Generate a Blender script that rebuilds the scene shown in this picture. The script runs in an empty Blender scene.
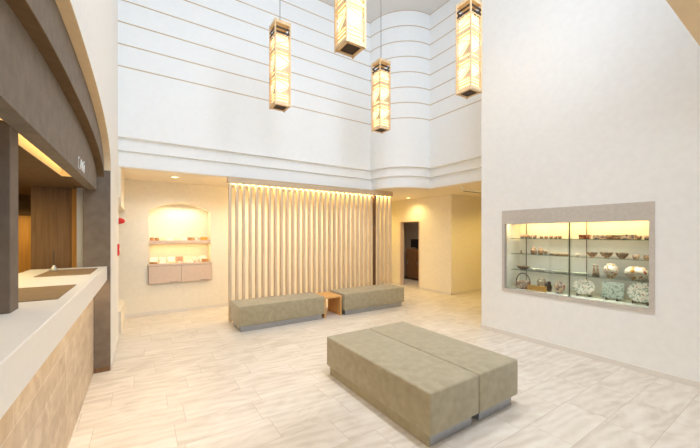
import bpy, bmesh, math, random
from math import sin, cos, pi, radians, tan, atan
random.seed(7)
SC = bpy.context.scene
COL = SC.collection

# ------------------------------------------------------------------ materials
def lin(c):
    return tuple((x / 12.92 if x <= .04045 else ((x + .055) / 1.055) ** 2.4) for x in [v / 255 for v in c])

class NT:
    def __init__(s, name):
        s.m = bpy.data.materials.new(name); s.m.use_nodes = True
        s.t = s.m.node_tree; s.b = s.t.nodes['Principled BSDF']
        s.out = s.t.nodes['Material Output']
    def n(s, typ, **kw):
        nd = s.t.nodes.new(typ)
        for k, v in kw.items():
            if hasattr(nd, k): setattr(nd, k, v)
            else: nd.inputs[k.replace('_', ' ')].default_value = v
        return nd
    def l(s, a, b): s.t.links.new(a, b)
    def math(s, op, a, b=None, c=None):
        nd = s.t.nodes.new('ShaderNodeMath'); nd.operation = op
        for i, v in enumerate((a, b, c)):
            if v is None: continue
            if isinstance(v, (int, float)): nd.inputs[i].default_value = v
            else: s.l(v, nd.inputs[i])
        return nd.outputs[0]
    def ramp(s, fac, stops):
        r = s.t.nodes.new('ShaderNodeValToRGB')
        el = r.color_ramp.elements
        while len(el) < len(stops): el.new(.5)
        for e, (p, c) in zip(el, stops): e.position = p; e.color = (*lin(c), 1)
        s.l(fac, r.inputs[0]); return r.outputs[0]

def flat(name, rgb, rough=.6, metal=0, bump=0, scale=60, vary=0, spec=.5, stretch=None):
    t = NT(name); b = t.b
    b.inputs['Roughness'].default_value = rough; b.inputs['Metallic'].default_value = metal
    b.inputs['Specular IOR Level'].default_value = spec
    tc = t.n('ShaderNodeTexCoord'); vec = tc.outputs['Object']
    if stretch:
        mp = t.n('ShaderNodeMapping'); mp.inputs['Scale'].default_value = stretch
        t.l(vec, mp.inputs[0]); vec = mp.outputs[0]
    no = t.n('ShaderNodeTexNoise'); no.inputs['Scale'].default_value = scale; no.inputs['Detail'].default_value = 5
    t.l(vec, no.inputs['Vector'])
    lo = tuple(max(0, v - vary) for v in rgb); hi = tuple(min(255, v + vary) for v in rgb)
    t.l(t.ramp(no.outputs['Fac'], [(.3, lo), (.7, hi)]), b.inputs['Base Color'])
    if bump:
        bp = t.n('ShaderNodeBump'); bp.inputs['Strength'].default_value = bump; bp.inputs['Distance'].default_value = .004
        t.l(no.outputs['Fac'], bp.inputs['Height']); t.l(bp.outputs[0], b.inputs['Normal'])
    return t.m

def emit(name, rgb, strength):
    t = NT(name)
    t.b.inputs['Base Color'].default_value = (*lin(rgb), 1)
    t.b.inputs['Emission Color'].default_value = (*lin(rgb), 1)
    t.b.inputs['Emission Strength'].default_value = strength
    return t.m

def weave(name, rgb, scale=350, vary=6, bump=.25, rough=.85, big=0):
    """woven wall cloth / upholstery: two crossed wave bands plus mottling"""
    t = NT(name); b = t.b; b.inputs['Roughness'].default_value = rough; b.inputs['Specular IOR Level'].default_value = .25
    tc = t.n('ShaderNodeTexCoord'); vec = tc.outputs['Object']
    no = t.n('ShaderNodeTexNoise'); no.inputs['Scale'].default_value = 14; no.inputs['Detail'].default_value = 6
    fi = t.n('ShaderNodeTexNoise'); fi.inputs['Scale'].default_value = scale; fi.inputs['Detail'].default_value = 2
    t.l(vec, no.inputs['Vector']); t.l(vec, fi.inputs['Vector'])
    s = t.math('ADD', t.math('MULTIPLY', no.outputs['Fac'], .5), t.math('MULTIPLY', fi.outputs['Fac'], .5))
    lo = tuple(max(0, v - vary) for v in rgb); hi = tuple(min(255, v + vary) for v in rgb)
    t.l(t.ramp(s, [(.36, lo), (.64, hi)]), b.inputs['Base Color'])
    bp = t.n('ShaderNodeBump'); bp.inputs['Strength'].default_value = bump; bp.inputs['Distance'].default_value = .002
    t.l(fi.outputs['Fac'], bp.inputs['Height']); t.l(bp.outputs[0], b.inputs['Normal'])
    return t.m

def wood(name, rgb, dark, axis='Z', rough=.55, grain=9):
    t = NT(name); b = t.b; b.inputs['Roughness'].default_value = rough
    tc = t.n('ShaderNodeTexCoord'); mp = t.n('ShaderNodeMapping')
    sc = {'X': (1.2, grain * 3, grain * 3), 'Y': (grain * 3, 1.2, grain * 3), 'Z': (grain * 3, grain * 3, 1.2)}[axis]
    mp.inputs['Scale'].default_value = sc
    t.l(tc.outputs['Object'], mp.inputs[0])
    no = t.n('ShaderNodeTexNoise'); no.inputs['Scale'].default_value = 2; no.inputs['Detail'].default_value = 6
    no.inputs['Distortion'].default_value = .6
    t.l(mp.outputs[0], no.inputs['Vector'])
    t.l(t.ramp(no.outputs['Fac'], [(.3, dark), (.62, rgb)]), b.inputs['Base Color'])
    bp = t.n('ShaderNodeBump'); bp.inputs['Strength'].default_value = .1; bp.inputs['Distance'].default_value = .002
    t.l(no.outputs['Fac'], bp.inputs['Height']); t.l(bp.outputs[0], b.inputs['Normal'])
    return t.m

def tile_floor():
    t = NT('travertine_tile'); b = t.b
    tc = t.n('ShaderNodeTexCoord'); sx = t.n('ShaderNodeSeparateXYZ'); t.l(tc.outputs['Object'], sx.inputs[0])
    X, Y = sx.outputs[0], sx.outputs[1]
    yr = t.math('DIVIDE', t.math('SUBTRACT', Y, .11), .305)
    row = t.math('FLOOR', yr); fy = t.math('FRACT', yr)
    wn = t.n('ShaderNodeTexWhiteNoise', noise_dimensions='1D'); t.l(row, wn.inputs['W'])
    xr = t.math('ADD', t.math('DIVIDE', X, .61), wn.outputs['Value'])
    cl = t.math('FLOOR', xr); fx = t.math('FRACT', xr)
    idv = t.math('ADD', t.math('MULTIPLY', row, 17.31), t.math('MULTIPLY', cl, 5.77))
    w2 = t.n('ShaderNodeTexWhiteNoise', noise_dimensions='1D'); t.l(idv, w2.inputs['W'])
    r = w2.outputs['Value']
    # per tile offset veins
    cx = t.n('ShaderNodeCombineXYZ')
    t.l(t.math('ADD', X, t.math('MULTIPLY', r, 31.)), cx.inputs[0])
    t.l(t.math('ADD', Y, t.math('MULTIPLY', r, 57.)), cx.inputs[1])
    mp = t.n('ShaderNodeMapping'); mp.inputs['Scale'].default_value = (1.3, 2.7, 1); mp.inputs['Rotation'].default_value = (0, 0, .3)
    t.l(cx.outputs[0], mp.inputs[0])
    n1 = t.n('ShaderNodeTexNoise'); n1.inputs['Scale'].default_value = 1.5; n1.inputs['Detail'].default_value = 8
    n1.inputs['Roughness'].default_value = .56; n1.inputs['Distortion'].default_value = 1.6
    t.l(mp.outputs[0], n1.inputs['Vector'])
    wv = t.n('ShaderNodeTexWave'); wv.bands_direction = 'Y'; wv.inputs['Scale'].default_value = 1.3
    wv.inputs['Distortion'].default_value = 9; wv.inputs['Detail'].default_value = 3; wv.inputs['Detail Scale'].default_value = .9
    t.l(mp.outputs[0], wv.inputs['Vector'])
    v = t.math('ADD', t.math('MULTIPLY', n1.outputs['Fac'], .72), t.math('MULTIPLY', wv.outputs['Fac'], .11))
    v = t.math('ADD', v, t.math('MULTIPLY', t.math('SUBTRACT', r, .5), .07))
    colr = t.ramp(v, [(.26, (204, 193, 176)), (.42, (219, 209, 194)), (.54, (226, 218, 204)), (.72, (234, 228, 216))])
    gx = t.math('LESS_THAN', t.math('MINIMUM', fx, t.math('SUBTRACT', 1., fx)), .0028)
    gy = t.math('LESS_THAN', t.math('MINIMUM', fy, t.math('SUBTRACT', 1., fy)), .0055)
    g = t.math('MAXIMUM', gx, gy)
    mx = t.n('ShaderNodeMix', data_type='RGBA'); t.l(g, mx.inputs['Factor']); t.l(colr, mx.inputs['A'])
    mx.inputs['B'].default_value = (*lin((188, 172, 158)), 1)
    t.l(mx.outputs['Result'], b.inputs['Base Color'])
    b.inputs['Roughness'].default_value = .38; b.inputs['Specular IOR Level'].default_value = .4
    bp = t.n('ShaderNodeBump'); bp.inputs['Strength'].default_value = .25; bp.inputs['Distance'].default_value = .002; bp.invert = True
    t.l(g, bp.inputs['Height']); t.l(bp.outputs[0], b.inputs['Normal'])
    return t.m

def stone_brick():
    t = NT('stone_brick'); b = t.b
    tc = t.n('ShaderNodeTexCoord'); sx = t.n('ShaderNodeSeparateXYZ'); t.l(tc.outputs['Object'], sx.inputs[0])
    cx = t.n('ShaderNodeCombineXYZ'); t.l(sx.outputs[1], cx.inputs[0]); t.l(sx.outputs[2], cx.inputs[1])
    br = t.n('ShaderNodeTexBrick'); br.inputs['Scale'].default_value = 1
    br.inputs['Brick Width'].default_value = .42; br.inputs['Row Height'].default_value = .1425; br.inputs['Mortar Size'].default_value = .003
    br.inputs['Color1'].default_value = (*lin((226, 210, 188)), 1); br.inputs['Color2'].default_value = (*lin((214, 196, 172)), 1)
    br.inputs['Mortar'].default_value = (*lin((236, 224, 206)), 1)
    t.l(cx.outputs[0], br.inputs['Vector'])
    no = t.n('ShaderNodeTexNoise'); no.inputs['Scale'].default_value = 9; no.inputs['Detail'].default_value = 8; no.inputs['Distortion'].default_value = .8
    t.l(tc.outputs['Object'], no.inputs['Vector'])
    mx = t.n('ShaderNodeMix', data_type='RGBA', blend_type='MULTIPLY'); mx.inputs['Factor'].default_value = .8
    t.l(br.outputs['Color'], mx.inputs['A'])
    t.l(t.ramp(no.outputs['Fac'], [(.3, (222, 210, 194)), (.65, (255, 252, 246))]), mx.inputs['B'])
    t.l(mx.outputs['Result'], b.inputs['Base Color']); b.inputs['Roughness'].default_value = .7
    bp = t.n('ShaderNodeBump'); bp.inputs['Strength'].default_value = .5; bp.inputs['Distance'].default_value = .006
    t.l(no.outputs['Fac'], bp.inputs['Height']); t.l(bp.outputs[0], b.inputs['Normal'])
    return t.m

def glass(name, tint=(240, 250, 245), fac=.06):
    t = NT(name)
    tr = t.n('ShaderNodeBsdfTransparent'); tr.inputs[0].default_value = (*lin(tint), 1)
    gl = t.n('ShaderNodeBsdfGlossy'); gl.inputs['Roughness'].default_value = .02
    mx = t.n('ShaderNodeMixShader'); fr = t.n('ShaderNodeFresnel'); fr.inputs[0].default_value = 1.45
    t.l(t.math('MULTIPLY', fr.outputs[0], 1.0), mx.inputs[0])
    t.l(tr.outputs[0], mx.inputs[1]); t.l(gl.outputs[0], mx.inputs[2]); t.l(mx.outputs[0], t.out.inputs[0])
    return t.m

def ware(name, base, spots, scale=28):
    """painted porcelain: voronoi patches of several glaze colours over a base"""
    t = NT(name); b = t.b; b.inputs['Roughness'].default_value = .25
    tc = t.n('ShaderNodeTexCoord')
    no = t.n('ShaderNodeTexNoise'); no.inputs['Scale'].default_value = scale; no.inputs['Detail'].default_value = 3
    no.inputs['Distortion'].default_value = 1.2
    t.l(tc.outputs['Object'], no.inputs['Vector'])
    stops = [(0, spots[0]), (.36, spots[0]), (.40, base), (.52, base), (.55, spots[1]), (.62, spots[1]), (.65, base)]
    if len(spots) > 2: stops += [(.72, spots[2])]
    t.l(t.ramp(no.outputs['Fac'], stops), b.inputs['Base Color'])
    return t.m

M = {}
M['floor'] = tile_floor()
M['wall'] = weave('white_wall_cloth', (240, 238, 232), 500, 3, .12)
M['wallup'] = weave('cool_white_wall_cloth', (243, 245, 245), 500, 2, .1)
M['cream'] = weave('cream_wall_cloth', (238, 230, 212), 400, 4, .12)
M['ceil'] = flat('ceiling_white', (226, 224, 221), .9, vary=2, scale=40)
M['ceilwarm'] = flat('low_ceiling_cream', (238, 226, 204), .9, vary=2, scale=40)
M['tan'] = weave('tan_wall_cloth', (230, 206, 168), 300, 5, .2)
M['taupe'] = weave('taupe_wall_cloth', (130, 119, 107), 260, 8, .3)
M['jamb'] = weave('grey_brown_wall_cloth', (122, 108, 94), 260, 8, .3)
M['brown'] = weave('dark_brown_wall_cloth', (112, 88, 60), 260, 8, .3)
M['brownwood'] = wood('brown_panel_wood', (132, 98, 62), (112, 80, 48))
M['goldwood'] = wood('golden_panel_wood', (206, 150, 74), (182, 126, 54))
M['stripwood'] = wood('thin_wood_strip', (205, 184, 152), (188, 165, 130), 'X')
M['slat'] = wood('pale_oak_slat', (228, 208, 178), (206, 182, 148))
M['slatdark'] = wood('dark_brown_slat', (104, 70, 46), (76, 50, 34))
M['rail'] = wood('pale_oak_rail', (214, 190, 158), (190, 164, 130), 'X')
M['tablewood'] = wood('honey_oak', (222, 172, 104), (200, 146, 80), 'Z')
M['lampwood'] = wood('hinoki_frame', (234, 204, 160), (214, 178, 130), 'Z')
M['lampdark'] = flat('dark_lamp_base', (58, 38, 22), .6, vary=8)
M['paper'] = emit('lit_washi_paper', (255, 226, 160), 1.5)
M['fabric'] = weave('olive_beige_upholstery', (162, 151, 122), 380, 11, .35, .8)
_f = M['fabric'].node_tree.nodes['Principled BSDF']; _f.inputs['Sheen Weight'].default_value = .35; _f.inputs['Sheen Roughness'].default_value = .5
M['steel'] = flat('brushed_steel_plinth', (172, 173, 176), .38, .7, vary=4, scale=20)
M['chrome'] = flat('satin_metal', (196, 192, 184), .45, .6, vary=2)
M['counterwhite'] = flat('white_solid_surface', (243, 238, 228), .35, vary=2, scale=30)
M['mat'] = weave('brown_desk_mat', (142, 116, 84), 420, 7, .2)
M['stone'] = stone_brick()
M['casestone'] = flat('grey_stone_laminate', (198, 189, 177), .5, vary=5, scale=24)
M['caseback'] = flat('pale_celadon_back', (222, 221, 213), .7, vary=3)
M['glass'] = glass('clear_glass', (250, 253, 251))
M['shelfglass'] = glass('green_shelf_glass', (249, 253, 251))
M['glassedge'] = flat('green_glass_edge', (150, 174, 156), .2, vary=3)
M['metaldark'] = flat('dark_metal', (92, 84, 74), .4, .5, vary=3)
M['pinkwood'] = flat('greige_laminate', (214, 192, 174), .5, vary=3, scale=20)
M['greygap'] = flat('shadow_gap', (140, 122, 108), .7)
M['base'] = flat('greige_skirting', (228, 221, 210), .55, vary=2)
M['red'] = flat('red_plastic', (214, 40, 30), .3, vary=3)
M['white'] = flat('white_plastic', (244, 244, 240), .4, vary=1)
M['black'] = flat('black_plastic', (18, 18, 20), .3, vary=2)
M['ledwarm'] = emit('warm_led', (255, 214, 140), 9)
M['cove'] = emit('dim_cove_diffuser', (236, 190, 112), .9)
M['ledsoft'] = emit('soft_led', (255, 206, 128), 5)
M['officewall'] = weave('office_wall', (196, 184, 170), 200, 4, .1)
M['officewood'] = wood('office_cabinet_wood', (150, 110, 72), (130, 92, 58))
M['doorgrey'] = flat('grey_door', (150, 140, 132), .5, vary=3)
W = {}
W['imari'] = ware('imari_ware', (212, 188, 160), [(150, 52, 34), (62, 64, 96), (190, 120, 50)], 26)
W['imari2'] = ware('brown_red_ware', (188, 152, 116), [(128, 60, 36), (86, 52, 38), (228, 214, 190)], 34)
W['brownbowl'] = ware('brown_glazed_bowl', (126, 98, 70), [(90, 66, 48), (180, 150, 110)], 22)
W['celadon'] = ware('celadon_plate', (216, 222, 206), [(196, 208, 192), (226, 230, 216)], 10)
W['flower'] = ware('white_ware_with_flowers', (238, 232, 218), [(176, 110, 92), (146, 160, 140), (236, 228, 214)], 15)
W['bigflower'] = ware('large_floral_ware', (236, 226, 204), [(172, 76, 40), (196, 138, 60), (88, 70, 50)], 12)
W['greenplate'] = ware('green_landscape_plate', (186, 198, 186), [(96, 112, 104), (122, 138, 128), (206, 214, 202)], 14)
W['dark'] = ware('dark_figure_glaze', (150, 130, 106), [(70, 52, 42), (192, 176, 150)], 30)
W['redbox'] = ware('red_lacquer_box', (140, 78, 58), [(104, 50, 38), (186, 146, 100)], 30)
W['basket'] = ware('painted_basket', (196, 160, 142), [(140, 88, 72), (236, 226, 212), (120, 70, 58)], 24)
W['yellow'] = flat('yellow_wood_plaque', (214, 160, 64), .5, vary=6)
W['card'] = flat('white_card', (250, 244, 228), .6, vary=2)
W['cardprint'] = ware('printed_card', (248, 238, 214), [(206, 150, 90), (150, 120, 90), (240, 210, 150)], 30)
W['box'] = ware('brown_gift_box', (176, 122, 62), [(122, 78, 40), (206, 160, 96)], 26)
W['cream'] = flat('cream_packet', (250, 232, 190), .6, vary=4)
W['orange'] = flat('orange_packet', (226, 168, 72), .6, vary=6)

# ------------------------------------------------------------------ mesh helpers
def wloc(o):
    x = y = z = 0
    while o is not None:
        x += o.location.x; y += o.location.y; z += o.location.z; o = o.parent
    return (x, y, z)

class MB:
    def __init__(s): s.v = []; s.f = []; s.m = []; s.sm = []
    def add(s, vs, fs, mi=0, smooth=False):
        k = len(s.v); s.v += [tuple(p) for p in vs]
        for f in fs: s.f.append([k + i for i in f]); s.m.append(mi); s.sm.append(smooth)
        return s
    def box(s, x0, x1, y0, y1, z0, z1, mi=0):
        vs = [(x, y, z) for z in (z0, z1) for y in (y0, y1) for x in (x0, x1)]
        return s.add(vs, [(0, 2, 3, 1), (4, 5, 7, 6), (0, 1, 5, 4), (2, 6, 7, 3), (0, 4, 6, 2), (1, 3, 7, 5)], mi)
    def prism(s, pts, a, b, axis='X', mi=0):
        """polygon pts extruded between a and b along axis (X: pts=(y,z); Y: (x,z); Z: (x,y))"""
        def P(p, t): return {'X': (t, p[0], p[1]), 'Y': (p[0], t, p[1]), 'Z': (p[0], p[1], t)}[axis]
        n = len(pts); vs = [P(p, a) for p in pts] + [P(p, b) for p in pts]
        fs = [list(range(n))[::-1], [n + i for i in range(n)]]
        fs += [(i, (i + 1) % n, n + (i + 1) % n, n + i) for i in range(n)]
        return s.add(vs, fs, mi)
    def strip(s, lo, hi, a, b, axis='X', mi=0):
        """solid between two polylines with equal point count (quads, safe for arches)"""
        def P(p, t): return {'X': (t, p[0], p[1]), 'Y': (p[0], t, p[1]), 'Z': (p[0], p[1], t)}[axis]
        n = len(lo); vs = [P(p, a) for p in lo] + [P(p, a) for p in hi] + [P(p, b) for p in lo] + [P(p, b) for p in hi]
        fs = []
        for i in range(n - 1):
            fs += [(i, i + 1, n + i + 1, n + i), (2 * n + i, 3 * n + i, 3 * n + i + 1, 2 * n + i + 1),
                   (i, 2 * n + i, 2 * n + i + 1, i + 1), (n + i, n + i + 1, 3 * n + i + 1, 3 * n + i)]
        fs += [(0, n, 3 * n, 2 * n), (n - 1, 3 * n - 1, 4 * n - 1, 2 * n - 1)]
        return s.add(vs, fs, mi)
    def lathe(s, prof, c, n=24, mi=0, axis='Z', sx=1, sy=1):
        vs = []; fs = []
        for r, z in prof:
            for i in range(n):
                a = 2 * pi * i / n; p = (r * cos(a) * sx, r * sin(a) * sy, z)
                if axis == 'X': p = (p[2], p[0], p[1])
                if axis == 'Y': p = (p[0], p[2], p[1])
                vs.append((c[0] + p[0], c[1] + p[1], c[2] + p[2]))
        for j in range(len(prof) - 1):
            for i in range(n):
                i2 = (i + 1) % n
                fs.append((j * n + i, j * n + i2, (j + 1) * n + i2, (j + 1) * n + i))
        if prof[0][0] > 1e-6: fs.append(list(range(n))[::-1])
        if prof[-1][0] > 1e-6: fs.append([(len(prof) - 1) * n + i for i in range(n)])
        return s.add(vs, fs, mi, True)
    def tube(s, path, r, n=10, mi=0):
        from mathutils import Vector
        P = [Vector(p) for p in path]; vs = []; fs = []
        for i, p in enumerate(P):
            d = (P[min(i + 1, len(P) - 1)] - P[max(i - 1, 0)]).normalized()
            u = d.cross(Vector((0, 0, 1)) if abs(d.z) < .9 else Vector((1, 0, 0))).normalized(); w = d.cross(u)
            for k in range(n):
                a = 2 * pi * k / n; vs.append(p + u * (r * cos(a)) + w * (r * sin(a)))
        for j in range(len(P) - 1):
            for k in range(n):
                k2 = (k + 1) % n; fs.append((j * n + k, j * n + k2, (j + 1) * n + k2, (j + 1) * n + k))
        fs += [list(range(n))[::-1], [(len(P) - 1) * n + k for k in range(n)]]
        return s.add(vs, fs, mi, True)
    def build(s, name, mats, parent=None, bevel=0, seg=2, origin=None, kind=None, label=None, cat=None, group=None, weld=False):
        if not isinstance(mats, (list, tuple)): mats = [mats]
        if parent is not None: off = wloc(parent)
        elif origin is not None: off = origin
        elif kind == 'structure': off = (0, 0, 0)
        else:
            xs = [p[0] for p in s.v]; ys = [p[1] for p in s.v]; zs = [p[2] for p in s.v]
            off = ((min(xs) + max(xs)) / 2, (min(ys) + max(ys)) / 2, min(zs))
        me = bpy.data.meshes.new(name)
        me.from_pydata([(p[0] - off[0], p[1] - off[1], p[2] - off[2]) for p in s.v], [], s.f)
        for m in mats: me.materials.append(m)
        me.polygons.foreach_set('material_index', s.m); me.polygons.foreach_set('use_smooth', s.sm)
        bm = bmesh.new(); bm.from_mesh(me)
        if weld: bmesh.ops.remove_doubles(bm, verts=bm.verts, dist=1e-5)
        bmesh.ops.recalc_face_normals(bm, faces=bm.faces)
        bm.to_mesh(me); bm.free(); me.update()
        o = bpy.data.objects.new(name, me); COL.objects.link(o)
        if parent is not None: o.parent = parent
        else: o.location = off
        if bevel:
            md = o.modifiers.new('bevel', 'BEVEL'); md.width = bevel; md.segments = seg; md.limit_method = 'ANGLE'
            md.harden_normals = False
            for p in me.polygons: p.use_smooth = seg > 2
        if kind: o['kind'] = kind
        tag(o, label, cat, group)
        return o

def tag(o, label=None, cat=None, group=None):
    if label: o['label'] = label
    if cat: o['category'] = cat
    if group: o['group'] = group

def thing(name, loc, label, cat, group=None):
    o = bpy.data.objects.new(name, None); COL.objects.link(o); o.location = loc; o.empty_display_size = .1
    tag(o, label, cat, group); return o

def copy_tree(o, parent=None):
    c = o.copy(); COL.objects.link(c)
    if parent is not None: c.parent = parent
    for ch in list(o.children): copy_tree(ch, c)
    return c

def S(name, mb, mats, **k): return mb.build(name, mats, kind='structure', **k)

# ------------------------------------------------------------------ dimensions
XL, XR, YB = -.29, 4.55, 5.62          # left wall, right wall, high back wall
ZC, ZL = 6.14, 2.49                    # high ceiling, low ceiling

def arcpts(apex, yc, R, y0, y1, n=36):
    return [(y0 + (y1 - y0) * i / n, apex - (y0 + (y1 - y0) * i / n - yc) ** 2 / (2 * R)) for i in range(n + 1)]

def ellarc(base, rise, y0, y1, p=2.3, n=48):
    yc, h = (y0 + y1) / 2, (y1 - y0) / 2
    return [(yc + h * t, base + rise * max(0., 1 - abs(t) ** p) ** (1 / p)) for t in [-cos(pi * i / n) for i in range(n + 1)]]

# ------------------------------------------------------------------ floor and ceilings
S('floor', MB().box(-3.6, 9, -4.2, 9.2, -.1, 0), M['floor'])
S('ceiling', MB().box(-.6, 5.3, .2, 5.9, ZC, ZC + .1), M['ceil'])
pl = [(-1.6, 5.8), (4.385, 5.8)] + [(5.1 - .715 * cos(radians(a)), 5.62 - .715 * sin(radians(a))) for a in range(0, 91, 10)] + [(5.3, 4.9), (5.3, 3.0)]
hi = [(-1.6, 9.2)] + [(4.3 + i * .3, 9.2) for i in range(len(pl) - 1)]
lowc = MB()
n_ = len(pl)
lowc.strip(pl[:12], [(x, 9.2) for x, y in pl[:12]], ZL, ZL + .12, 'Z')
lowc.box(5.1, 5.275, 4.905, 9.2, ZL, ZL + .12).box(5.275, 9, 3.0, 9.2, ZL, ZL + .12)
S('ceiling_rear', lowc, M['ceilwarm'])
S('ceiling_front', MB().box(-.6, XR, -4.2, .29, 2.48, 2.6), M['ceil'])
S('trim_9', MB().box(-.6, XR, .29, .39, 2.47, 2.75), M['tan'])  # tan colour here carries the warm light off the floor

# ------------------------------------------------------------------ left wall with the arched reception opening
arcC = ellarc(2.2, .44, .85, 4.4)
w = MB()
w.strip(arcC, [(y, ZC) for y, z in arcC], XL - .065, XL)
w.box(XL - .065, XL, -4.2, .85, 0, ZC)
w.box(XL - .065, XL, 4.4, 5.78, 0, ZC)
S('wall_left', w, M['wall'])
so = MB()          # tan reveal under the arch, a thin lining
so.strip([(y, z - .006) for y, z in arcC], [(y, z + .001) for y, z in arcC], XL - .065, XL + .002)
S('trim_8', so, M['tan'])
fr = MB(); arcB = ellarc(2.08, .31, .95, 4.4)
fr.strip(arcB, [(y, z + .1) for y, z in arcC], XL - .12, XL - .058)
for i in range(len(arcB) - 1):
    pass
S('trim_7', fr, M['taupe'])
un = MB(); un.strip([(y, z - .006) for y, z in arcB], [(y, z + .001) for y, z in arcB], XL - .12, XL - .057)
S('trim_6', un, M['brown'])
fa = MB(); fa.strip([(y, 1.98) for y, z in arcB], [(y, z + .05) for y, z in arcB], -.49, -.41)
S('wall_fascia', fa, M['taupe'])
S('wall_jamb', MB().box(-.52, XL - .05, 4.4, 5.78, 0, 2.6), M['jamb'])
S('trim_5', MB().box(-.525, XL - .001, 4.388, 4.4, 0, 2.2), M['jamb'])
S('baseboard_jamb', MB().box(-.52, XL - .004, 4.38, 4.388, 0, .05), M['brownwood'])
# alcove part of the left wall: lintel, low ledge
lt = MB(); lt.prism([(5.78, 2.05), (5.9, 1.92), (7.0, 1.92), (7.0, 2.5), (5.78, 2.5)], -.42, -.262)
S('wall_lintel', lt, M['cream'])
S('wall_ledge', MB().box(-.42, -.262, 5.9, 7.0, 0, .34), M['cream'])
S('wall_service', MB().box(-1.7, -1.6, 5.78, 7.4, 0, 2.6).box(-1.6, -.52, 5.72, 5.78, 0, 2.6), M['cream'])

# sign lettering on the fascia (white strokes)
lg = MB()
def stroke(pts, r=.0038):
    lg.tube([(-.407, y, z) for y, z in pts], r, 6)
zz = 2.012; u = .085
stroke([(3.235, zz + u), (3.18, zz + u), (3.18, zz), (3.235, zz)])
stroke([(3.262, zz), (3.305, zz + u), (3.348, zz)]); stroke([(3.28, zz + .035), (3.33, zz + .035)])
stroke([(3.372, zz), (3.372, zz + u * .95)]); stroke([(3.372, zz + .045), (3.43, zz + .085)]); stroke([(3.39, zz + .05), (3.435, zz)])
stroke([(3.462, zz), (3.462, zz + .07)]); stroke([(3.462, zz + .09), (3.462, zz + .1)])
lg.build('sign_lettering', M['white'], label='small white lettering mounted on the taupe fascia over the reception counter', cat='sign')

# ------------------------------------------------------------------ high back wall, convex column, stepped mouldings, wood lines
def path(o):
    P = [(-.34, YB + o), (4.2 + o, YB + o)]
    r = .9 - o
    A = [(5.1 - r * cos(radians(t)), YB - r * sin(radians(t))) for t in range(0, 91, 5)]
    return P + A + [(5.1 + o, YB - .9 + o), (5.1 + o, 3.0)]
def sweep(mb, section, mi=0):
    rows = [[(x, y, z) for x, y in path(o)] for o, z in section]
    for j in range(len(rows) - 1):
        a, b = rows[j], rows[j + 1]; n = len(a)
        mb.add(a + b, [(i, i + 1, n + i + 1, n + i) for i in range(n - 1)], mi)
uw = MB(); sweep(uw, [(0, ZC + .05), (0, 2.905), (.09, 2.905), (.09, 2.73), (.16, 2.73), (.16, 2.505), (.2, 2.505), (.2, 2.62)])
S('wall_back', uw, M['wallup'])
for k in range(8):
    z = 3.912 + .318 * k
    t = MB(); sweep(t, [(.004, z - .007), (-.005, z - .007), (-.005, z + .007), (.004, z + .007)])
    S('trim_%d' % (10 + k), t, M['stripwood'])

# ------------------------------------------------------------------ niche wall
x0, x1, zs = .108, 1.172, 1.955
na = [(x0 + (x1 - x0) * i / 24, zs + .155 * (1 - (2 * i / 24 - 1) ** 2)) for i in range(25)]
nw = MB()
nw.box(-1.7, x0, 7.0, 7.3, 0, 2.55).box(x1, 5.55, 7.0, 7.3, 0, 2.55).box(x0, x1, 7.0, 7.3, 0, .62)
nw.strip(na, [(x, 2.55) for x, z in na], 7.0, 7.3, 'Y')
nw.box(x0 - .05, x1 + .05, 7.3, 7.35, .5, 2.3)
S('wall_niche', nw, M['cream'])
S('baseboard_niche', MB().box(-.262, 5.55, 6.988, 7.0, 0, .06), M['base'])

# ------------------------------------------------------------------ passage on the right
pw = MB()
pw.box(6.4, 6.52, 5.22, 6.31, 0, 2.5).box(6.4, 6.52, 7.08, 9.1, 0, 2.5).box(6.4, 6.52, 6.31, 7.08, 1.86, 2.5)
pw.box(6.52, 9.0, 5.22, 5.34, 0, 2.5)
S('wall_passage', pw, M['cream'])
S('wall_passage_rear', MB().box(5.4, 6.52, 9.0, 9.1, 0, 2.5).box(5.45, 5.55, 7.3, 9.0, 0, 2.5), M['cream'])
S('wall_passage_right', MB().box(8.9, 9.0, 3.0, 5.22, 0, 2.5).box(5.1, 9.0, 2.9, 3.0, 0, 2.6), M['cream'])
S('baseboard_passage', MB().box(6.388, 6.4, 5.208, 6.29, 0, .06).box(6.388, 9.0, 5.208, 5.22, 0, .06).box(6.388, 6.4, 7.1, 9.0, 0, .06), M['base'])
S('trim_1', MB().box(6.39, 6.53, 7.06, 7.095, 0, 1.875).box(6.39, 6.53, 6.295, 6.325, 0, 1.875).box(6.39, 6.53, 6.325, 7.06, 1.85, 1.875), M['pinkwood'])
S('wall_office', MB().box(8.4, 8.5, 5.34, 9.1, 0, 2.5).box(6.52, 8.5, 9.0, 9.1, 0, 2.5), M['officewall'])
# office furniture
cb = thing('office_cabinet', (7.65, 7.5, 0), 'brown wooden cabinet standing in the office beyond the open doorway', 'cabinet')
MB().box(7.45, 7.9, 7.0, 7.95, .06, 1.02).build('body', M['officewood'], cb, bevel=.006)
MB().box(7.49, 7.9, 7.05, 7.9, 0, .06).build('plinth', M['metaldark'], cb)
for a, b in ((7.02, 7.465), (7.485, 7.93)):
    d = MB().box(7.432, 7.45, a, b, .1, .98).build('door', M['officewood'], cb, bevel=.003)
    MB().box(7.42, 7.432, b - .06, b - .045, .5, .62).build('handle', M['chrome'], d)
gc = thing('filing_cabinet', (7.65, 8.2, 0), 'grey filing cabinet left of the brown one, seen through the doorway', 'cabinet')
MB().box(7.45, 7.9, 8.0, 8.4, .05, .92).build('body', M['doorgrey'], gc, bevel=.006)
MB().box(7.48, 7.9, 8.03, 8.37, 0, .05).build('plinth', M['metaldark'], gc)
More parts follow.
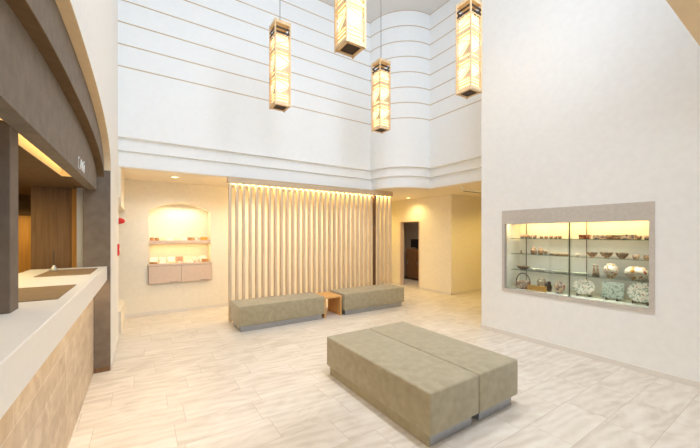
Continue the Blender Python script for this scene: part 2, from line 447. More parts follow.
for k in range(3):
    d = MB().box(7.435, 7.45, 8.015, 8.385, .07 + .28 * k, .335 + .28 * k).build('drawer', M['doorgrey'], gc, bevel=.003)
    MB().box(7.42, 7.435, 8.14, 8.26, .24 + .28 * k, .255 + .28 * k).build('pull', M['chrome'], d)
mo = thing('computer_monitor', (7.6, 7.58, 1.02), 'black monitor on top of the brown cabinet seen through the doorway', 'monitor')
MB().box(7.52, 7.72, 7.5, 7.7, 1.02, 1.032).build('stand_base', M['black'], mo, bevel=.004)
MB().box(7.6, 7.63, 7.57, 7.63, 1.032, 1.1).build('stand_neck', M['black'], mo)
MB().box(7.57, 7.6, 7.36, 7.86, 1.06, 1.34).build('screen', M['black'], mo, bevel=.005)

# ------------------------------------------------------------------ right wall with the opening for the display case
CY0, CY1, CZ0, CZ1 = 1.06, 2.766, .655, 1.85
rw = MB()
rw.box(XR, 5.1, -4.2, CY0, 0, ZC + .05).box(XR, 5.1, CY1, 3.12, 0, ZC + .05)
rw.box(XR, 5.1, CY0, CY1, 0, CZ0).box(XR, 5.1, CY0, CY1, CZ1, ZC + .05)
S('wall_right', rw, M['wall'])
S('baseboard_right', MB().box(XR - .012, XR, -4.2, 3.12, 0, .06).box(XR - .012, 5.1, 3.12, 3.132, 0, .06), M['base'])
S('baseboard_left', MB().box(XL, XL + .01, 4.4, 5.78, 0, .06), M['base'])

# front (behind the camera): clerestory and glazed entrance, unseen, added for daylight
fw = MB().box(-.34, .1, .29, .39, 2.75, ZC).box(4.3, XR, .29, .39, 2.75, ZC).box(.1, 4.3, .29, .39, 5.85, ZC).box(.1, 4.3, .29, .39, 2.75, 3.1)
S('wall_front_upper', fw, M['wall'])
S('wall_front', MB().box(-.4, .1, -4.2, -4.1, 0, 2.6).box(4.3, XR, -4.2, -4.1, 0, 2.6).box(.1, 4.3, -4.2, -4.1, 2.35, 2.6), M['wall'])
def window(n, a, b, z0, z1, y, mid):
    f = MB()
    f.box(a, b, y - .03, y + .03, z0, z0 + .05).box(a, b, y - .03, y + .03, z1 - .05, z1)
    for i in range(mid + 1):
        x = a + (b - a - .05) * i / mid; f.box(x, x + .05, y - .03, y + .03, z0 + .05, z1 - .05)
    o = S('window_%d' % n, f, M['white'])
    for i in range(mid):
        xa = a + (b - a - .05) * i / mid + .05; xb = a + (b - a - .05) * (i + 1) / mid
        MB().box(xa, xb, y - .004, y + .004, z0 + .05, z1 - .05).build('pane', M['glass'], o)
window(1, .1, 4.3, 3.1, 5.85, .34, 3)
window(2, .1, 4.3, 0, 2.35, -4.15, 4)

# ------------------------------------------------------------------ behind the counter
S('ceiling_reception', MB().box(-3.6, -.58, .3, 6.2, 2.0, 2.1).box(-.574, -.49, 3.65, 6.2, 2.0, 2.1).box(-.6, -.495, .9, 4.4, 2.12, 2.16), M['brown'])
S('wall_reception_rear', MB().box(-3.6, -.52, 5.66, 5.72, 0, 2.1), M['goldwood'])
S('wall_reception_left', MB().box(-3.7, -3.6, .3, 6.1, 0, 2.1), M['brown'])
S('wall_reception_front', MB().box(-3.6, -.34, .3, .4, 0, 2.1), M['brown'])
S('trim_2', MB().box(-3.6, -.52, 5.645, 5.66, 1.74, 2.0), M['brown'])
pt = MB().box(-.97, -.63, 4.6, 4.66, 0, 2.0)
S('wall_partition', pt, M['brownwood'])
S('trim_3', MB().box(-.585, -.522, 4.45, 4.485, 0, 2.0), M['chrome'])
S('trim_4', MB().box(-.64, -.585, 4.56, 4.6, 0, 2.0), M['goldwood'])  # gold strip closing the gap, coloured like the lit wall behind it
S('trim_20', MB().box(-.58, -.574, .95, 3.65, 2.0, 2.12).box(-.58, -.49, 3.64, 3.65, 2.0, 2.12), M['tan'])
co = thing('cove_light', (-.532, 2.3, 2.1), 'long warm light strip recessed above the reception counter', 'light')
MB().box(-.572, -.492, .95, 3.64, 2.105, 2.118).build('diffuser', M['cove'], co)

# ------------------------------------------------------------------ reception counter
rc = thing('reception_counter', (-.62, 2.67, 0), 'long white-topped reception counter with stone brick front under the arch', 'counter')
MB().box(-.93, -.32, .93, 4.385, .997, 1.15).build('worktop', M['counterwhite'], rc, bevel=.004)
MB().box(-.86, -.437, .95, 4.38, .0, .997).build('front_panel', M['stone'], rc)
MB().box(-.425, -.40, 1.0, 4.34, .985, .997).build('led_strip', M['ledsoft'], rc)
po = thing('counter_post', (-.55, 2.05, 1.15), 'grey-brown square post standing on the reception counter', 'post')
MB().box(-.61, -.488, 2.0, 2.115, 1.15, 2.0).build('shaft', M['jamb'], po, bevel=.003)
for (a, b, lab) in ((3.575, 4.16, 'brown desk mat at the far end of the reception counter'), (2.3, 2.88, 'brown desk mat beside the post on the reception counter')):
    MB().box(-.74, -.38, a, b, 1.15, 1.154).build('desk_mat', M['mat'], label=lab, cat='desk mat', group='desk mats on the counter')
pen = thing('pen_stand', (-.694, 4.03, 1.154), 'chrome pen stand with upright pen on the far desk mat', 'pen stand', 'pen stands on the counter')
MB().lathe([(.0, 0), (.028, 0), (.028, .012), (.02, .03), (.013, .045), (.011, .055), (0, .057)], (-.694, 4.03, 1.154), 18).build('base', M['chrome'], pen)
MB().lathe([(.0, .05), (.0045, .05), (.0045, .17), (.003, .2), (0, .205)], (-.694, 4.03, 1.154), 10).build('pen', M['metaldark'], pen)
p2 = copy_tree(pen); p2.location = (-.672, 2.78, 1.154); p2['label'] = 'chrome pen stand beside the post on the nearer desk mat'

# ------------------------------------------------------------------ fire alarm lamp and call point
al = thing('fire_alarm_lamp', (XL, 5.62, 1.69), 'red cone-shaped fire alarm lamp on the end of the left wall', 'alarm lamp')
MB().lathe([(.0, -.003), (.055, -.003), (.055, .012), (0, .012)], (XL, 5.6, 1.69), 20, axis='X').build('base', M['white'], al)
MB().lathe([(.048, .012), (.046, .03), (.03, .07), (.014, .085), (0, .087)], (XL, 5.6, 1.69), 20, axis='X').build('lens', M['red'], al)
cp = thing('fire_call_point', (XL, 5.62, 1.28), 'red fire call box on the left wall below the alarm lamp', 'call box')
MB().box(XL - .003, XL + .022, 5.53, 5.68, 1.2, 1.36).build('housing', M['red'], cp, bevel=.004)
MB().lathe([(.0, .022), (.03, .022), (.03, .027), (0, .027)], (XL, 5.605, 1.28), 18, axis='X').build('push_plate', M['white'], cp)

# ------------------------------------------------------------------ ceiling fittings
def downlight(x, y, z, lab):
    d = thing('downlight', (x, y, z), lab, 'downlight', 'recessed downlights')
    MB().lathe([(.062, 0), (.075, -.001), (.078, -.006), (.058, -.008), (.055, -.004), (.05, 0)], (x, y, z), 24).build('trim_ring', M['white'], d)
    MB().lathe([(0, -.002), (.052, -.002), (.052, -.001), (0, -.001)], (x, y, z), 24).build('lens', M['ledwarm'], d)
downlight(.478, 6.26, ZL, 'recessed downlight in the low ceiling before the arched niche')
downlight(6.05, 6.38, ZL, 'recessed downlight near the office doorway in the passage')
sd = thing('smoke_detector', (5.62, 4.3, ZL), 'small white smoke detector on the passage ceiling', 'smoke detector')
MB().lathe([(.052, 0), (.052, -.012), (.046, -.02), (0, -.02)], (5.62, 4.3, ZL), 20).build('base', M['white'], sd)
MB().lathe([(.03, -.02), (.026, -.04), (.015, -.045), (0, -.045)], (5.62, 4.3, ZL), 18).build('sensor', M['white'], sd)
av = thing('air_vent', (6.35, 4.4, ZL), 'dark slot air vent in white frame on the passage ceiling', 'air vent')
MB().box(6.05, 7.0, 4.36, 4.72, ZL - .012, ZL - .001).build('frame', M['white'], av, bevel=.003)
MB().box(6.1, 6.95, 4.60, 4.66, ZL - .016, ZL - .0121).build('slot', M['black'], av)

# ------------------------------------------------------------------ slat screen
sc_ = thing('slat_screen', (3.05, 5.71, 0), 'floor-to-ceiling screen of pale vertical wooden slats behind the wall benches', 'screen')
MB().box(1.225, 4.90, 5.675, 5.79, 2.385, 2.489).build('header_rail', M['rail'], sc_, bevel=.003)
MB().box(1.25, 4.875, 5.76, 5.785, 2.377, 2.385).build('led_strip', M['ledwarm'], sc_)
sl0 = None
for i in range(32):
    x = 1.265 + i * (4.845 - 1.265) / 31
    if sl0 is None:
        sl0 = MB().box(x - .02, x + .02, 5.68, 5.755, 0, 2.385).build('slat', M['slat'], sc_, bevel=.0015); sx0 = x
    elif i == 27:
        d = MB().box(x - .02, x + .02, 5.68, 5.755, 0, 2.385).build('slat', M['slatdark'], sc_, bevel=.0015); d['label'] = 'dark brown slat'
    else:
        c = sl0.copy(); COL.objects.link(c); c.parent = sc_; c.location.x = x - sx0

# ------------------------------------------------------------------ benches
def bench_proto():
    b = thing('bench', (0, 0, 0), '', 'bench', 'olive upholstered benches')
    MB().box(-.275, .275, -.74, .74, .09, .4).build('cushion', M['fabric'], b, bevel=.016, seg=4)
    MB().box(-.23, .23, -.70, .70, 0, .09).build('plinth', M['steel'], b)
    return b
b0 = bench_proto()
b0.location = (1.941, 2.277, 0); b0['label'] = 'olive-beige padded bench mid-floor, left one of the pair pushed together'
for loc, rz, lab in (((2.497, 2.277, 0), 0, 'olive-beige padded bench mid-floor, right one of the pair, nearer the display case'),
                     ((1.968, 5.235, 0), pi / 2, 'olive-beige padded bench along the slat screen, left of the small wooden table'),
                     ((3.86, 5.235, 0), pi / 2, 'olive-beige padded bench along the slat screen, right of the small wooden table')):
    c = copy_tree(b0); c.location = loc; c.rotation_euler = (0, 0, rz); c['label'] = lab
kp = MB().box(1.941 - .252, 1.941 - .229, 2.277 - .70, 2.277 + .70, 0, .09).build('plinth_shade_panel', M['fabric'], b0)  # added panel; its fabric colour stands for shade on the plinth side
kp['label'] = 'added olive-brown panel standing for shade along the base of the long side'
st = thing('side_table', (2.92, 5.27, 0), 'small honey-oak box table between the two benches at the slat screen', 'table')
MB().box(2.735, 3.095, 5.02, 5.5, .34, .368).build('tabletop', M['tablewood'], st, bevel=.002)
MB().box(2.735, 2.763, 5.02, 5.5, 0, .34).build('side_panel', M['tablewood'], st, bevel=.002)
MB().box(3.067, 3.095, 5.02, 5.5, 0, .34).build('side_panel', M['tablewood'], st, bevel=.002)
MB().box(2.763, 3.067, 5.47, 5.5, .24, .34).build('back_rail', M['tablewood'], st)

# ------------------------------------------------------------------ pendant lanterns
LW, LH = .235, 1.17
def lantern_proto():
    L = thing('pendant_lantern', (0, 0, 0), '', 'pendant lamp', 'wooden lattice pendant lanterns')   # origin at lantern bottom
    h = LW / 2; pz = .02
    for sx in (-1, 1):
        for sy in (-1, 1):
            x, y = sx * (h - .009), sy * (h - .009)
            MB().box(x - .009, x + .009, y - .009, y + .009, -.012, LH).build('post', M['lampwood'], L, bevel=.001)
    def face(mb, k, a0, a1, z0, z1, d0=.004, d1=.013, mi=0):
        # rail on face k: 0 -Y, 1 +X, 2 +Y, 3 -X ; a along the face, d depth inwards
        if k == 0: mb.box(a0, a1, -h + d0, -h + d1, z0, z1, mi)
        if k == 2: mb.box(a0, a1, h - d1, h - d0, z0, z1, mi)
        if k == 1: mb.box(h - d1, h - d0, a0, a1, z0, z1, mi)
        if k == 3: mb.box(-h + d0, -h + d1, a0, a1, z0, z1, mi)
    def diag(mb, k, p, q, t=.007, d0=.009, d1=.013, mi=0):
        (a, z), (b, y) = p, q; ln = math.hypot(b - a, y - z); nx, nz = -(y - z) / ln * t / 2, (b - a) / ln * t / 2
        pts = [(a + nx, z + nz), (b + nx, y + nz), (b - nx, y - nz), (a - nx, z - nz)]
        if k == 0: mb.prism(pts, -h + d0, -h + d1, 'Y', mi)
        if k == 2: mb.prism(pts, h - d1, h - d0, 'Y', mi)
        if k == 1: mb.prism(pts, h - d1, h - d0, 'X', mi)
        if k == 3: mb.prism(pts, -h + d0, -h + d1, 'X', mi)
    e = h - .018
    for k in range(4):
        mb = MB()
        for z0, z1 in ((0, .045), (.075, .087), (.115, .122), (.15, .157), (.345, .357), (.385, .425), (.455, .465), (.70, .712), (.74, .785), (.815, .825), (.965, .977), (1.125, LH)):
            face(mb, k, -e, e, z0, z1)
        face(mb, k, -e - .004, -e + .003, 0, LH); face(mb, k, e - .003, e + .004, 0, LH)
        for zb, zt in ((.165, .34), (.47, .695), (.83, .96)):
            zm = (zb + zt) / 2
            if k in (0, 2): diag(mb, k, (e, zm + .02), (-e, zt)); diag(mb, k, (e, zm + .02), (-e, zb))
            else: diag(mb, k, (-e, zm + .02), (e, zt)); diag(mb, k, (-e, zm + .02), (e, zb))
        mb.build('side_lattice', M['lampwood'], L)
        for z0, z1 in ((.99, 1.014), (1.05, 1.074)):
            m2 = MB(); face(m2, k, -e, e, z0, z1); m2.build('upper_rung', M['lampdark'], L)
        # solid wood triangle infill beside the diagonals
        for zb, zt in ((.165, .34), (.47, .695)):
            m3 = MB()
            zm = (zb + zt) / 2
            s = -1 if k in (0, 2) else 1
            tri = [(-s * e, zb), (-s * e, zm + .01), (s * e * .3, zb)]
            if k == 0: m3.prism(tri, -h + .014, -h + .0155, 'Y')
            if k == 2: m3.prism(tri, h - .0155, h - .014, 'Y')
            if k == 1: m3.prism(tri, h - .0155, h - .014, 'X')
            if k == 3: m3.prism(tri, -h + .014, -h + .0155, 'X')
            m3.build('triangle_infill', M['lampwood'], L)
    q = h - .03
    MB().box(-q, q, -q, q, .05, .97).build('paper_shade', M['paper'], L)
    MB().box(-h + .036, h - .036, -h + .036, h - .036, .004, .012).build('bottom_panel', M['lampdark'], L)
    bf = MB()
    for sg in (-1, 1):
        bf.box(-h + .004, h - .004, min(sg * (h - .036), sg * (h - .004)), max(sg * (h - .036), sg * (h - .004)), -.004, .014)
        bf.box(min(sg * (h - .036), sg * (h - .004)), max(sg * (h - .036), sg * (h - .004)), -h + .004, h - .004, -.004, .014)
    bf.build('bottom_frame', M['lampwood'], L)
    MB().box(-h + .016, h - .016, -h + .016, h - .016, LH - .016, LH - .004).build('top_cap', M['lampwood'], L)
    MB().lathe([(0, LH - .004), (.004, LH - .004), (.004, ZC - 3.3 - .03), (0, ZC - 3.3 - .03)], (0, 0, 0), 8).build('cord', M['metaldark'], L)
    MB().lathe([(0, ZC - 3.3 - .045), (.02, ZC - 3.3 - .045), (.05, ZC - 3.3 - .02), (.05, ZC - 3.3), (0, ZC - 3.3)], (0, 0, 0), 20).build('ceiling_cup', M['white'], L)
    return L
L0 = lantern_proto()
LP = [((1.64, 4.33), 3.3, 'wooden lattice lantern hanging on the left, against the lined back wall'),
      ((3.46, 4.32), 3.3, 'wooden lattice lantern hanging lowest in the picture, before the rounded column'),
      ((1.77, 2.71), 3.38, 'wooden lattice lantern nearest the camera with its dark underside showing large'),
      ((3.58, 2.64), 3.345, 'wooden lattice lantern hanging on the right, beside the display-case wall')]
for i, ((x, y), z, lab) in enumerate(LP):
    o = L0 if i == 0 else copy_tree(L0)
    o.location = (x, y, z); o['label'] = lab

# ------------------------------------------------------------------ built-in display case
dc = thing('display_case', (4.74, 1.91, CZ0), 'glazed display case of painted pottery let into the right wall', 'display case')
OY0, OY1, OZ0, OZ1 = 1.105, 2.725, .70, 1.648
f = MB()
f.box(4.538, 4.6, CY0, CY1, OZ1, CZ1).box(4.538, 4.6, CY0, OY0, CZ0, OZ1).box(4.538, 4.6, OY1, CY1, CZ0, OZ1).box(4.538, 4.6, OY0, OY1, CZ0, OZ0)
f.build('frame', M['casestone'], dc)
MB().box(4.95, 4.97, CY0, CY1, CZ0, CZ1).build('back_panel', M['caseback'], dc)
MB().box(4.6, 4.95, OY1, OY1 + .03, OZ0 - .02, OZ1 + .04).build('side_panel', M['caseback'], dc)
MB().box(4.6, 4.95, OY0 - .03, OY0, OZ0 - .02, OZ1 + .04).build('side_panel', M['caseback'], dc)
MB().box(4.6, 4.95, OY0, OY1, OZ1 + .04, OZ1 + .06).build('top_panel', M['caseback'], dc)
MB().box(4.6, 4.95, OY0, OY1, OZ0 - .02, OZ0).build('bottom_panel', M['caseback'], dc)
MB().box(4.605, 4.64, OY0 + .02, OY1 - .02, OZ1 + .022, OZ1 + .032).build('led_strip', M['ledwarm'], dc)
for a, b, xx in ((OY0, 1.9, 4.566), (1.85, OY1, 4.580)):
    p = MB().box(xx, xx + .006, a, b, OZ0, OZ1).build('glass_door', M['glass'], dc)
for y in (1.877,):
    MB().box(4.564, 4.588, y - .004, y + .004, OZ0, OZ1).build('glass_joint', M['metaldark'], dc)
for y in (2.61, 1.82):
    MB().box(4.925, 4.935, y - .004, y + .004, OZ0, OZ1 + .04).build('shelf_post', M['metaldark'], dc)
SH = (.98, 1.215, 1.44)
for z in SH:
    MB().box(4.63, 4.945, OY0 + .002, OY1 - .05, z - .008, z).build('shelf', M['shelfglass'], dc)
    e_ = MB().box(4.626, 4.63, OY0 + .002, OY1 - .05, z - .008, z).build('shelf_edge', M['glassedge'], dc)

def put(mb, name, mat, lab, cat, group=None, **k): return mb.build(name, mat, label=lab, cat=cat, group=group, **k)
def cup(y, z, w, h, mat, lab, group, x=4.72, name='cup', cat='cup'):
    r = w / 2
    put(MB().lathe([(0, 0), (r * .62, 0), (r * .66, h * .06), (r * .9, h * .4), (r, h), (r * .9, h), (r * .8, h * .4), (r * .5, h * .12), (0, h * .1)], (x, y, z), 20), name, mat, lab, cat, group)
def bowl(y, z, w, h, mat, lab, group, x=4.72, name='bowl', cat='bowl', sx=1):
    r = w / 2
    put(MB().lathe([(0, 0), (r * .4, 0), (r * .42, h * .1), (r * .75, h * .38), (r * .96, h * .8), (r, h), (r * .95, h), (r * .7, h * .45), (r * .4, h * .2), (0, h * .17)], (x, y, z), 28, sx=sx), name, mat, lab, cat, group)
def caddy(y, z, w, h, mat, lab, group, x=4.72, name='box', cat='box', d=.09):
    b = thing(name, (x, y, z), lab, cat, group)
    MB().box(x - d / 2, x + d / 2, y - w / 2, y + w / 2, z, z + h * .72).build('body', mat, b, bevel=.004)
    MB().box(x - d / 2 - .002, x + d / 2 + .002, y - w / 2 - .002, y + w / 2 + .002, z + h * .72, z + h).build('lid', mat, b, bevel=.004)
def jar(y, z, w, h, mat, lab, group, x=4.72):
    b = thing('lidded_jar', (x, y, z), lab, 'jar', group); r = w / 2
    MB().lathe([(0, 0), (r * .7, 0), (r, h * .25), (r * .95, h * .5), (r * .6, h * .66), (0, h * .66)], (x, y, z), 22).build('body', mat, b)
    MB().lathe([(r * .68, h * .66), (r * .6, h * .74), (r * .2, h * .82), (r * .24, h * .9), (r * .18, h), (0, h)], (x, y, z), 22).build('lid', mat, b)
def vase(y, z, w, h, mat, lab, group=None, x=4.74):
    r = w / 2
    put(MB().lathe([(0, 0), (r * .5, 0), (r * .55, h * .05), (r * .9, h * .35), (r, h * .6), (r * .8, h * .82), (r * .5, h * .92), (r * .62, h), (r * .5, h), (r * .4, h * .9), (0, h * .85)], (x, y, z), 28), 'vase', mat, lab, 'vase', group)
def plate_on_stand(y, z, w, h, mat, lab, x=4.8, square=False):
    """a plate leaning back on a small stand; returns nothing, two things: stand, plate"""
    t = radians(14)
    s = thing('plate_stand', (x, y, z), 'small dark stand under the ' + lab, 'stand', 'plate stands')
    for sy in (-1, 1):
        MB().prism([(x - .05, z), (x + .06, z), (x + .06, z + .012), (x - .03, z + .012), (x - .038, z + .035), (x - .05, z + .035)], y + sy * w * .25 - .006, y + sy * w * .25 + .006, 'Y').build('foot', M['metaldark'], s)
    MB().tube([(x + .055, y - w * .25, z + .008), (x + .055, y + w * .25, z + .008)], .005, 8).build('crossbar', M['metaldark'], s)
    mb = MB()
    if square:
        mb.box(-w / 2, w / 2, -h / 2, h / 2, 0, .012); mb.box(-w / 2 + .012, w / 2 - .012, -h / 2 + .012, h / 2 - .012, .012, .016)
    else:
        r = w / 2
        mb.lathe([(0, .0), (r * .5, .0), (r * .6, .006), (r * .97, .022), (r, .027), (r * .95, .027), (r * .6, .014), (0, .01)], (0, 0, 0), 36, sy=h / w)
    # tilt so its front looks towards -X
    nv = []
    for px, py, pz in mb.v:
        u, v, n = px, py, pz
        X = x - .012 + (v + h / 2) * sin(t) - n * cos(t); Z = z + .014 + (v + h / 2) * cos(t) + n * sin(t)
        nv.append((X, y - u, Z))
    mb.v = nv
    o = put(mb, 'plate', mat, lab, 'plate', 'plates shown on stands'); return o

g1 = 'small wares on the top glass shelf'
z = SH[2]
for y, w_, h_, m, nm in ((2.559, .06, .05, 'imari', 'leftmost small cup'), (2.50, .052, .05, 'imari2', 'second small cup from the left'), (2.445, .056, .05, 'imari2', 'third small cup from the left'), (2.379, .056, .052, 'imari', 'fourth small cup from the left')):
    cup(y, z, w_, h_, W[m], nm + ' on the top glass shelf of the display case', g1)
for y, w_, nm in ((2.287, .052, 'first'), (2.224, .05, 'second'), (2.159, .048, 'third'), (2.10, .046, 'fourth'), (2.05, .046, 'fifth')):
    cup(y, z, w_, .04, W['imari2'], nm + ' of five low cups left of the glass joint, top shelf', g1)
caddy(1.76, z, .105, .055, W['redbox'], 'red-brown lacquered box by the glass joint on the top shelf', g1)
caddy(1.602, z, .12, .05, W['imari'], 'low patterned box right of the red-brown one, top shelf', g1)
caddy(1.461, z, .115, .05, W['imari2'], 'middle patterned box on the right half of the top shelf', g1)
caddy(1.325, z, .12, .058, W['imari'], 'tallest patterned box on the right half of the top shelf', g1)
cup(1.232, z, .05, .045, W['imari2'], 'small cup beside the tallest box, top shelf', g1)
cup(1.168, z, .055, .045, W['imari'], 'small cup at the right end of the top shelf', g1)
g2 = 'wares on the second glass shelf'
z = SH[1]
put(MB().lathe([(0, 0), (.016, 0), (.017, .012), (.009, .028), (.012, .04), (0, .052)], (4.72, 2.574, z), 16), 'figurine', W['dark'], 'tiny dark figurine alone at the left end of second shelf', 'figurine', g2)
jar(2.394, z, .088, .115, W['imari2'], 'left one of two brown lidded jars on the second shelf', g2)
jar(2.298, z, .078, .115, W['imari2'], 'right one of two brown lidded jars on the second shelf', g2)
cup(2.228, z, .052, .06, W['dark'], 'small dark cup right of the lidded jars', g2)
put(MB().lathe([(0, 0), (.1, 0), (.13, .012), (.132, .018), (.1, .01), (0, .008)], (4.74, 2.07, z), 28, sx=.7), 'tray', W['brownbowl'], 'shallow brown tray in the middle of the second shelf', 'tray', g2)
cup(1.843, z, .05, .035, W['flower'], 'small pale cup near the glass joint, second shelf', g2)
for y, w_, h_, m, nm in ((1.682, .112, .06, 'brownbowl', 'left one'), (1.537, .132, .07, 'brownbowl', 'middle one'), (1.385, .125, .068, 'brownbowl', 'right one')):
    bowl(y, z, w_, h_, W[m], nm + ' of three brown bowls on the second shelf', g2)
cup(1.262, z, .074, .058, W['imari'], 'patterned cup right of the three brown bowls', g2)
cup(1.168, z, .06, .055, W['imari2'], 'patterned cup at the right end of second shelf', g2)
g3 = 'wares on the third glass shelf'
z = SH[0]
bowl(2.546, z, .195, .05, W['brownbowl'], 'long boat-shaped brown dish at left of third shelf', g3, name='boat_dish', cat='dish', sx=.5)
for y, nm in ((2.39, 'left one'), (2.325, 'middle one'), (2.264, 'right one')):
    cup(y, z, .052, .034, W['flower'], nm + ' of three small white cups on the third shelf', g3)
for y, w_, nm in ((2.058, .2, 'larger flat celadon plate left of the glass joint'), (1.822, .165, 'smaller flat celadon plate right of the glass joint')):
    put(MB().lathe([(0, 0), (w_ * .3, 0), (w_ * .32, .006), (w_ * .48, .02), (w_ * .5, .025), (w_ * .46, .022), (w_ * .3, .01), (0, .008)], (4.74, y, z), 30), 'plate', W['celadon'], nm, 'plate', g3)
fg = MB()
for dy, hh in ((-.017, .14), (.018, .15)):
    fg.lathe([(0, 0), (.02, 0), (.021, hh * .3), (.013, hh * .62), (.017, hh * .68), (.009, hh * .76), (.016, hh * .86), (.012, hh * .97), (0, hh)], (4.72, 1.645 + dy, z), 16)
put(fg, 'figurine', W['dark'], 'joined pair of standing figures on the third shelf', 'figurine', g3)
vase(1.497, z, .15, .165, W['bigflower'], 'round red-patterned pot on the third shelf', g3)
put(MB().lathe([(0, 0), (.05, 0), (.054, .01), (.092, .04), (.108, .08), (.1, .115), (.07, .142), (.04, .152), (.036, .146), (0, .14)], (4.75, 1.262, z), 30), 'bowl', W['bigflower'], 'large bulging pot with orange pattern on the third shelf', 'pot', g3)
z = OZ0
bk = thing('basket', (4.72, 2.546, z), 'reddish ceramic basket with a tall hoop handle at bottom left', 'basket')
MB().lathe([(0, 0), (.085, 0), (.1, .03), (.105, .1), (.11, .11), (.098, .11), (.09, .03), (0, .015)], (4.72, 2.546, z), 28, sx=.75).build('body', W['basket'], bk)
MB().tube([(4.72, 2.546 - .1 * cos(a), z + .1 + .125 * sin(a)) for a in [pi * i / 16 for i in range(17)]], .0075, 8).build('handle', M['lampdark'], bk)
put(MB().box(4.66, 4.675, 2.195, 2.455, z, z + .075), 'name_plaque', W['yellow'], 'yellow wooden plaque standing on the case bottom', 'plaque')
sv = MB().lathe([(0, 0), (.055, 0), (.066, .02), (.068, .13), (.05, .155), (.04, .16), (.045, .17), (.035, .17), (0, .16)], (4.76, 2.30, z), 4)
sv.sm = [False] * len(sv.sm)
put(sv, 'vase', W['dark'], 'square-sided patterned vase behind the yellow plaque', 'vase')
put(MB().lathe([(0, 0), (.028, 0), (.034, .06), (.02, .11), (.024, .13), (.015, .14), (0, .14)], (4.77, 2.21, z), 18), 'bottle', M['lampdark'], 'dark slim bottle beside the square vase', 'bottle')
vase(2.072, z, .135, .155, W['imari'], 'round patterned vase standing between the plaque and joint', x=4.76)
plate_on_stand(1.80, z, .25, .2, W['flower'], 'oval white flowered dish beside the glass joint')
plate_on_stand(1.50, z, .215, .205, W['greenplate'], 'square grey-green landscape plate at the bottom', square=True)
plate_on_stand(1.235, z, .255, .235, W['flower'], 'round white flowered plate at bottom right of case')

# ------------------------------------------------------------------ arched niche: cabinet, shelf and souvenirs
nc = thing('wall_cabinet', (.64, 7.1, .565), 'greige two-door cabinet set in the base of the arched niche', 'cabinet')
MB().box(.112, 1.168, 6.985, 7.28, .625, .93).box(.098, 1.182, 6.955, 6.985, .575, .93).build('body', M['greygap'], nc)
MB().box(.092, 1.188, 6.94, 7.0, .905, .945).box(.112, 1.168, 7.0, 7.298, .93, .945).build('top', M['pinkwood'], nc)
for a, b in ((.104, .637), (.643, 1.176)):
    d = MB().box(a, b, 6.94, 6.955, .58, .898).build('door', M['pinkwood'], nc, bevel=.002)
    MB().box(b - .2, b - .05, 6.934, 6.94, .59, .598).build('pull', M['greygap'], d)
ns = thing('niche_shelf', (.64, 7.15, 1.33), 'thick greige shelf across the arched niche', 'shelf')
MB().box(.11, 1.17, 7.02, 7.298, 1.322, 1.38).build('board', M['pinkwood'], ns, bevel=.002)
ord_ = ['first', 'second', 'third', 'fourth', 'fifth', 'sixth', 'seventh', 'eighth', 'ninth']
def leaning(x, y, z, w_, h_, m, lab, grp, cat='card', name='card', d=.006, tilt=18):
    t = radians(tilt); mb = MB()
    mb.prism([(y, z), (y + d * cos(t), z - 0 + d * 0), (y + d * cos(t) + h_ * sin(t), z + h_ * cos(t)), (y + h_ * sin(t), z + h_ * cos(t) + d * sin(t))], x - w_ / 2, x + w_ / 2, 'X')
    put(mb, name, m, lab, cat, grp)
grp = 'cards in the back row on the niche cabinet'
cols = ['card', 'cardprint', 'card', 'box', 'cream', 'cardprint', 'card']
for i in range(7):
    x = .19 + i * .145
    leaning(x, 7.17, .945, .12, .115, W[cols[i]], ('brown patterned card' if i == 3 else 'pale card') + ', ' + ord_[i] + ' from left in the niche cabinet back row', grp)
grp = 'packets in the front row on the niche cabinet'
cols = ['box', 'card', 'cream', 'cardprint', 'card', 'cardprint', 'box']
for i in range(7):
    x = .185 + i * .148; h_ = (.035, .03, .04, .03, .035, .04, .06)[i]
    put(MB().box(x - .058, x + .058, 6.985, 7.09, .945, .945 + h_), 'packet', W[cols[i]], ('brown patterned packet' if cols[i] == 'box' else 'pale packet') + ', ' + ord_[i] + ' from left in the niche cabinet front row', 'packet', grp, bevel=.003)
grp = 'souvenirs on the niche shelf'
spec = [(.155, .07, .06, 'box'), (.235, .07, .055, 'box'), (.33, .1, .045, 'cream'), (.45, .11, .05, 'card'), (.575, .11, .04, 'cream'), (.70, .1, .05, 'card'), (.82, .11, .06, 'box'), (.935, .09, .06, 'cardprint'), (1.065, .12, .065, 'orange')]
for i, (x, w_, h_, m) in enumerate(spec):
    put(MB().box(x - w_ / 2, x + w_ / 2, 7.06, 7.16, 1.38, 1.38 + h_), 'souvenir_box', W[m], {'box': 'brown patterned', 'cream': 'cream', 'card': 'white', 'cardprint': 'printed pale', 'orange': 'orange'}[m] + ' small box, ' + ord_[i] + ' from left on the niche shelf', 'box', grp, bevel=.003)

# ------------------------------------------------------------------ lights
def area(name, loc, rot, sx, sy, e, rgb, spread=180):
    l = bpy.data.lights.new(name, 'AREA'); l.shape = 'RECTANGLE'; l.size = sx; l.size_y = sy; l.energy = e
    l.color = lin(rgb); l.spread = radians(spread)
    o = bpy.data.objects.new(name, l); o.location = loc; o.rotation_euler = tuple(radians(a) for a in rot); COL.objects.link(o); return o
def spot(name, loc, rot, e, rgb, ang=100, r=.05, blend=.8):
    l = bpy.data.lights.new(name, 'SPOT'); l.energy = e; l.color = lin(rgb); l.spot_size = radians(ang); l.spot_blend = blend; l.shadow_soft_size = r
    o = bpy.data.objects.new(name, l); o.location = loc; o.rotation_euler = tuple(radians(a) for a in rot); COL.objects.link(o); return o
DAY, WARM, AMB = (216, 231, 255), (255, 243, 224), (255, 226, 156)
area('clerestory_fill', (1.9, .42, 4.45), (75, 0, 0), 3.5, 2.6, 155, DAY)  # area light at the unseen clerestory, added to brighten the upper walls
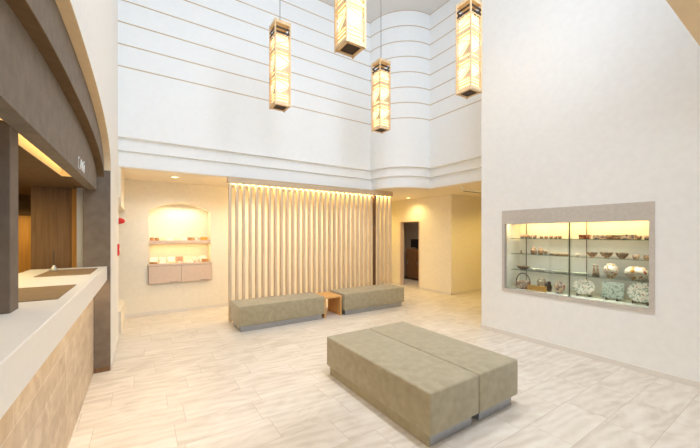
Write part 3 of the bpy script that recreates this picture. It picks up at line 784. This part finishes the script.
area('entrance_fill', (2.2, -4.0, 1.3), (90, 0, 0), 4.1, 2.2, 52, (226, 236, 255))  # area light at the unseen entrance glazing, added as cool fill
for x, y, e, an in ((2.2, 1.3, 345, 78), (2.2, 3.1, 320, 74), (3.0, 2.4, 60, 95), (.9, 3.0, 45, 95)):
    spot('high_fill_spot', (x, y, ZC - .03), (0, 0, 0), e, (246, 248, 255), an, .12)  # no fixtures up there; spots added to brighten floor and benches
for x in (.6, 2.2, 3.8):
    spot('front_fill_spot', (x, -1.2, 2.45), (0, 0, 0), 10, (250, 250, 255), 130, .06)  # unseen spots without fixtures, added over the camera side
spot('niche_downlight', (.478, 6.26, ZL - .03), (0, 0, 0), 38, WARM, 150, .05)
for x in (2.0, 3.3, 4.6):
    spot('rear_fill_spot', (x, 6.4, ZL - .03), (0, 0, 0), 34, WARM, 150, .05)  # unseen spots, added to light the space behind the screen
spot('passage_spot', (6.05, 6.38, ZL - .03), (0, 0, 0), 29, AMB, 150, .04)
for x, y in ((6.0, 4.2), (7.5, 4.2), (5.9, 8.0)):
    spot('passage_spot', (x, y, ZL - .03), (0, 0, 0), 44, (255, 220, 120), 150, .05)  # further unseen spots, added to brighten the passage
spot('office_lamp', (7.2, 7.3, 2.45), (0, 0, 0), 40, (255, 240, 220), 150, .1)
area('screen_led', (3.06, 5.735, 2.372), (0, 0, 0), 3.6, .13, 26, (255, 222, 150))
area('screen_wash', (3.06, 5.80, 2.37), (70, 0, 0), 3.6, .03, 9, (255, 222, 150))  # extra light behind the slats, added to brighten the gap tops
area('niche_led', (.64, 7.08, 2.05), (0, 0, 0), .8, .16, 5.5, (255, 234, 190))
area('shelf_led', (.64, 7.12, 1.318), (0, 0, 0), .95, .05, 2.4, AMB)
area('case_led', (4.86, 1.915, 1.665), (0, -25, 0), .03, 1.5, 4.2, (255, 206, 122))
area('case_front_led', (4.62, 1.915, 1.66), (0, -8, 0), .02, 1.55, 4.5, (255, 238, 212))
for z_, e_ in ((1.43, 2.2), (1.205, 2.3), (.97, 1.4)):
    area('shelf_edge_fill', (4.636, 1.9, z_), (0, -20, 0), .012, 1.5, e_, (246, 246, 240))  # hidden strips under the shelves, added to brighten the lower case
for y in (1.45, 3.1):
    spot('counter_fill_spot', (-.66, y, 1.985), (0, 0, 0), 6, (255, 238, 208), 110, .04)  # no fixtures here; spots added to brighten the worktop
area('counter_led', (-.413, 2.67, .98), (0, 0, 0), .02, 3.3, 7.5, (255, 236, 200))
area('cove_led', (-.53, 2.9, 2.09), (0, 0, 0), .06, 1.4, 1.6, AMB)
area('reception_lamp', (-1.5, 3.4, 1.98), (0, 0, 0), .5, 1.5, 26, AMB)
spot('reception_rear_fill', (-1.3, 5.2, 1.97), (0, 0, 0), 22, AMB, 150, .05)  # unseen spot, added to light the golden rear wall

wd = bpy.data.worlds.new('World'); SC.world = wd; wd.use_nodes = True
wd.node_tree.nodes['Background'].inputs[0].default_value = (.9, .95, 1, 1)
wd.node_tree.nodes['Background'].inputs[1].default_value = .8

# ------------------------------------------------------------------ camera and view
cam = bpy.data.cameras.new('Camera'); co_ = bpy.data.objects.new('Camera', cam); COL.objects.link(co_)
co_.location = (0, 0, 1.5); co_.rotation_euler = (pi / 2, 0, radians(-33.14))
cam.sensor_width = 36; cam.lens = 36 * 318.6 / 700; cam.shift_y = 10.3 / 700; cam.clip_start = .02; cam.clip_end = 60
SC.camera = co_
SC.view_settings.view_transform = 'Standard'; SC.view_settings.look = 'None'
SC.view_settings.exposure = 0; SC.view_settings.gamma = 1; SC.view_settings.use_curve_mapping = False
SC.cycles.use_denoising = True
SC.cycles.max_bounces = 10; SC.cycles.diffuse_bounces = 6; SC.cycles.transparent_max_bounces = 12
SC.cycles.caustics_reflective = False; SC.cycles.caustics_refractive = False; SC.cycles.sample_clamp_indirect = 8
